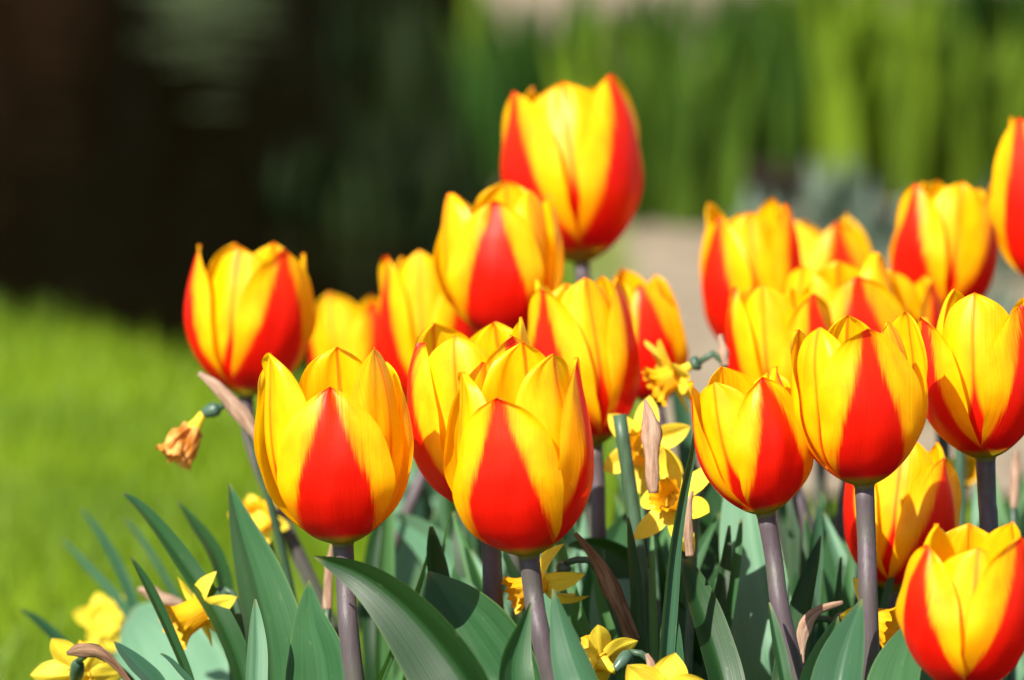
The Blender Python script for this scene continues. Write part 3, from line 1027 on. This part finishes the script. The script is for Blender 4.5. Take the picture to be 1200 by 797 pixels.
L('D5', [(120, 810, 22), (76, 760, 22), (44, 728, 15), (24, 714, 3)], (2.50, 2.62), 'leaf_dark', 50, 0, .3, seed=7)
L('D5', [(186, 815, 28), (165, 785, 25), (146, 765, 15), (134, 752, 2)], (2.30, 2.36), 'strap', 30, 0, .4, seed=8)
L('D3', [(232, 815, 8), (214, 790, 9), (198, 772, 6), (188, 766, 2)], (2.32, 2.36), 'strap', 30, 0, .3, seed=9)
L('T1', [(215, 830, 150), (190, 775, 130), (165, 738, 80), (150, 722, 20)], (2.56, 2.62), 'leaf_pale', -10, 0, .15, seed=10, wave=.1)
L('T1', [(280, 810, 50), (262, 760, 44), (240, 720, 30), (225, 690, 3)], (2.58, 2.62), 'leaf_pale', 20, 0, .3, seed=110)
L('T4', [(322, 820, 92), (316, 750, 84), (300, 680, 62), (282, 620, 34), (268, 566, 2)], (2.33, 2.42), 'leaf', 22, 14, .45, seed=11, wave=.12)
L('T4', [(300, 815, 26), (301, 765, 25), (300, 725, 14), (299, 702, 2)], (2.29, 2.31), 'leaf_pale', 12, 0, .35, seed=12)
L('T4', [(378, 820, 78), (374, 770, 66), (364, 725, 36), (362, 680, 2)], (2.31, 2.36), 'leaf', -18, 0, .45, seed=13, wave=.1)
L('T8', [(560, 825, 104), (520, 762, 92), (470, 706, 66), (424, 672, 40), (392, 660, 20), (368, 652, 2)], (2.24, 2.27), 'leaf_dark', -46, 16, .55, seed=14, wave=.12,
  label='broad arching leaf sweeping left under the front tulips')
L('T7', [(520, 740, 26), (514, 690, 29), (508, 650, 24), (505, 617, 5)], (2.36, 2.38), 'leaf_dark', 25, 0, .45, seed=15)
L('T7', [(560, 740, 46), (546, 700, 40), (538, 672, 20), (534, 660, 3)], (2.44, 2.46), 'stempale' if 'stempale' in M else 'leaf', 20, 0, .3, seed=16)
L('T7', [(590, 815, 120), (562, 760, 112), (530, 712, 70), (502, 670, 3)], (2.31, 2.36), 'leaf', -8, -10, .3, seed=17, wave=.14)
L('T3', [(580, 760, 60), (545, 690, 58), (505, 635, 44), (470, 612, 24), (445, 604, 3)], (2.52, 2.62), 'leaf_pale', -25, 0, .35, seed=18)
L('T8', [(600, 815, 50), (600, 770, 40), (612, 735, 20), (622, 706, 2)], (2.24, 2.25), 'leaf', 30, 0, .5, seed=19, wave=.1)
L('D6', [(690, 825, 58), (672, 775, 48), (658, 730, 26), (648, 690, 2)], (2.24, 2.27), 'strap', -25, 0, .5, seed=20)
L('D9', [(748, 760, 18), (745, 690, 18), (740, 645, 13), (736, 606, 3)], (2.34, 2.36), 'leaf_dark', 30, 0, .3, seed=21)
L('D9', [(775, 800, 26), (782, 700, 26), (788, 640, 22), (800, 570, 16), (812, 520, 13), (815, 484, 3)], (2.30, 2.34), 'strap', 35, 20, .5, seed=22)
L('D8', [(850, 820, 48), (834, 750, 44), (816, 695, 34), (803, 655, 10)], (2.32, 2.36), 'leaf_dark', 25, 0, .5, seed=23)
L('D8', [(792, 800, 28), (788, 750, 28), (786, 728, 20), (785, 718, 6)], (2.30, 2.32), 'strap', -20, 0, .4, seed=24)
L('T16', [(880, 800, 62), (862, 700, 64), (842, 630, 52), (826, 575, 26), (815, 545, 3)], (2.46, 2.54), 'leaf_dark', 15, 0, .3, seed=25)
L('T14', [(905, 780, 74), (888, 690, 78), (878, 630, 70), (872, 560, 40), (870, 520, 3)], (2.40, 2.46), 'leaf_pale', -10, 0, .25, seed=26)
L('T16', [(922, 815, 34), (936, 740, 36), (952, 670, 22), (962, 628, 2)], (2.33, 2.38), 'leaf_dark', -35, 0, .5, seed=27)
L('T16', [(922, 815, 16), (914, 770, 17), (906, 730, 12), (901, 706, 3)], (2.27, 2.28), 'leaf', 25, 0, .5, seed=28)
L('T15', [(982, 820, 66), (990, 770, 54), (1000, 735, 30), (1010, 702, 2)], (2.25, 2.27), 'strap', -20, 0, .45, seed=29)
L('T15', [(950, 820, 50), (962, 775, 40), (974, 745, 22), (982, 722, 2)], (2.28, 2.30), 'leaf', 25, 0, .45, seed=30)
L('T21', [(1050, 830, 70), (1056, 785, 62), (1066, 748, 34), (1074, 722, 3)], (2.24, 2.27), 'leaf', -30, 0, .4, seed=31, wave=.1)
L('T20', [(1010, 800, 66), (1000, 730, 70), (985, 670, 54), (972, 620, 3)], (2.48, 2.52), 'leaf', 20, 0, .35, seed=32)
L('T9', [(800, 760, 66), (760, 690, 60), (725, 652, 44), (690, 636, 22), (665, 640, 3)], (2.44, 2.46), 'leaf_dark', -30, 0, .4, seed=33)
L('T9', [(720, 800, 64), (708, 720, 66), (716, 650, 48), (735, 600, 3)], (2.48, 2.52), 'leaf', 15, 0, .3, seed=34)
L('D6', [(728, 800, 60), (722, 740, 62), (718, 690, 50), (712, 640, 5)], (2.42, 2.46), 'leaf_pale', 5, 0, .2, seed=35)
L('T10', [(812, 640, 30), (800, 500, 26), (785, 400, 20), (766, 330, 3)], (2.70, 2.74), 'strap', 30, 0, .3, seed=36)
L('T15', [(1045, 760, 40), (1040, 700, 44), (1046, 640, 30), (1054, 590, 3)], (2.40, 2.44), 'leaf_dark', -25, 0, .4, seed=37)
L('D12', [(945, 800, 12), (955, 690, 13), (960, 620, 9), (958, 585, 2)], (2.42, 2.46), 'strap', 20, 0, .3, seed=38)

# cut daffodil stems left after dead-heading
for did, (a, b), dep, w in (('D10', ((726, 486), (764, 800)), 2.40, 17), ('D13', ((1124, 470), (1122, 800)), 2.58, 13)):
    th, rt = ROOT[did]
    A, B = at(*a, dep), at(*b, dep)
    r_ = w * mpp(dep) / 2
    tube('cut_stem', [rt - np.array([0, 0, .02]), B, A * .5 + B * .5 + RGT * .001, A], [r_ * 1.1, r_ * 1.05, r_, r_ * .95], M['daff_stem'], th, n=24, seg=14)

# the thick of the foliage behind: more leaves on every tulip and daffodil
rng = np.random.RandomState(77)
ids_t = [t[0] for t in TULIPS if t[0] not in ('T4', 'T8', 'T15', 'T16', 'T21')]
fill = 0
for i in range(235):
    d = rng.uniform(2.42, 2.95)
    tx = rng.uniform(425, 1225)
    ty = rng.uniform(525, 745)
    if i % 5 == 0:
        tx, ty, d = rng.uniform(430, 720), rng.uniform(490, 600), rng.uniform(2.7, 3.0)
    if d < 2.5:
        ty = max(ty, 600)
    pos = at(tx, ty, d)
    best = min(ids_t, key=lambda q: np.hypot(ROOT[q][1][0] - pos[0], ROOT[q][1][1] - pos[1]))
    rt = ROOT[best][1]
    ln = (pos[0] - rt[0]) / mpp(d)
    w = rng.uniform(22, 56)
    bx0 = tx - np.clip(ln, -160, 160) * .75 + rng.uniform(-20, 20)
    arch = rng.uniform(-26, 26)
    y0 = ty + rng.uniform(230, 330)
    pts = [(bx0, y0, w * .9), (bx0 * .72 + tx * .28 + arch * .6, y0 * .68 + ty * .32, w), (bx0 * .35 + tx * .65 + arch, y0 * .34 + ty * .66, w * .72),
           (bx0 * .1 + tx * .9 + arch * .4, y0 * .1 + ty * .9, w * .32), (tx, ty, 2)]
    if at(bx0, y0, d)[2] < .03:
        continue
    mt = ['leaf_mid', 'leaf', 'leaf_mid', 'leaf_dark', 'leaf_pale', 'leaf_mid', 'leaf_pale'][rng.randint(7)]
    L(best, pts, (d - .01, d + .02), mt, rng.uniform(-50, 50), rng.uniform(-20, 20), rng.uniform(.2, .5), seed=1000 + i, wave=.1, nrow=22)

# narrow daffodil blades standing among the tulip leaves
rng = np.random.RandomState(31)
ids_d = [q for q in ROOT if q[0] == 'D' and q not in ('D1', 'D4', 'D5')]
for i in range(95):
    d = rng.uniform(2.36, 2.75)
    tx = rng.uniform(450, 1215) if i % 3 else rng.uniform(630, 920)
    ty = rng.uniform(560, 760)
    pos = at(tx, ty, d)
    best = min(ids_d, key=lambda q: np.hypot(ROOT[q][1][0] - pos[0], ROOT[q][1][1] - pos[1]))
    w = rng.uniform(9, 19)
    lean = np.clip((tx - (ROOT[best][1][0] / mpp(d) + 600)) * .5, -90, 90) + rng.uniform(-25, 25)
    bx0, y0 = tx - lean, ty + rng.uniform(220, 300)
    if at(bx0, y0, d)[2] < .03:
        continue
    pts = [(bx0, y0, w), (bx0 * .6 + tx * .4 + rng.uniform(-8, 8), y0 * .6 + ty * .4, w), (bx0 * .15 + tx * .85, y0 * .2 + ty * .8, w * .8), (tx, ty, w * .2)]
    L(best, pts, (d - .01, d + .02), ['strap', 'leaf', 'leaf_mid', 'leaf_dark', 'leaf_mid'][rng.randint(5)], rng.uniform(-45, 45), rng.uniform(-30, 30), rng.uniform(.1, .4), seed=3000 + i, nrow=18)
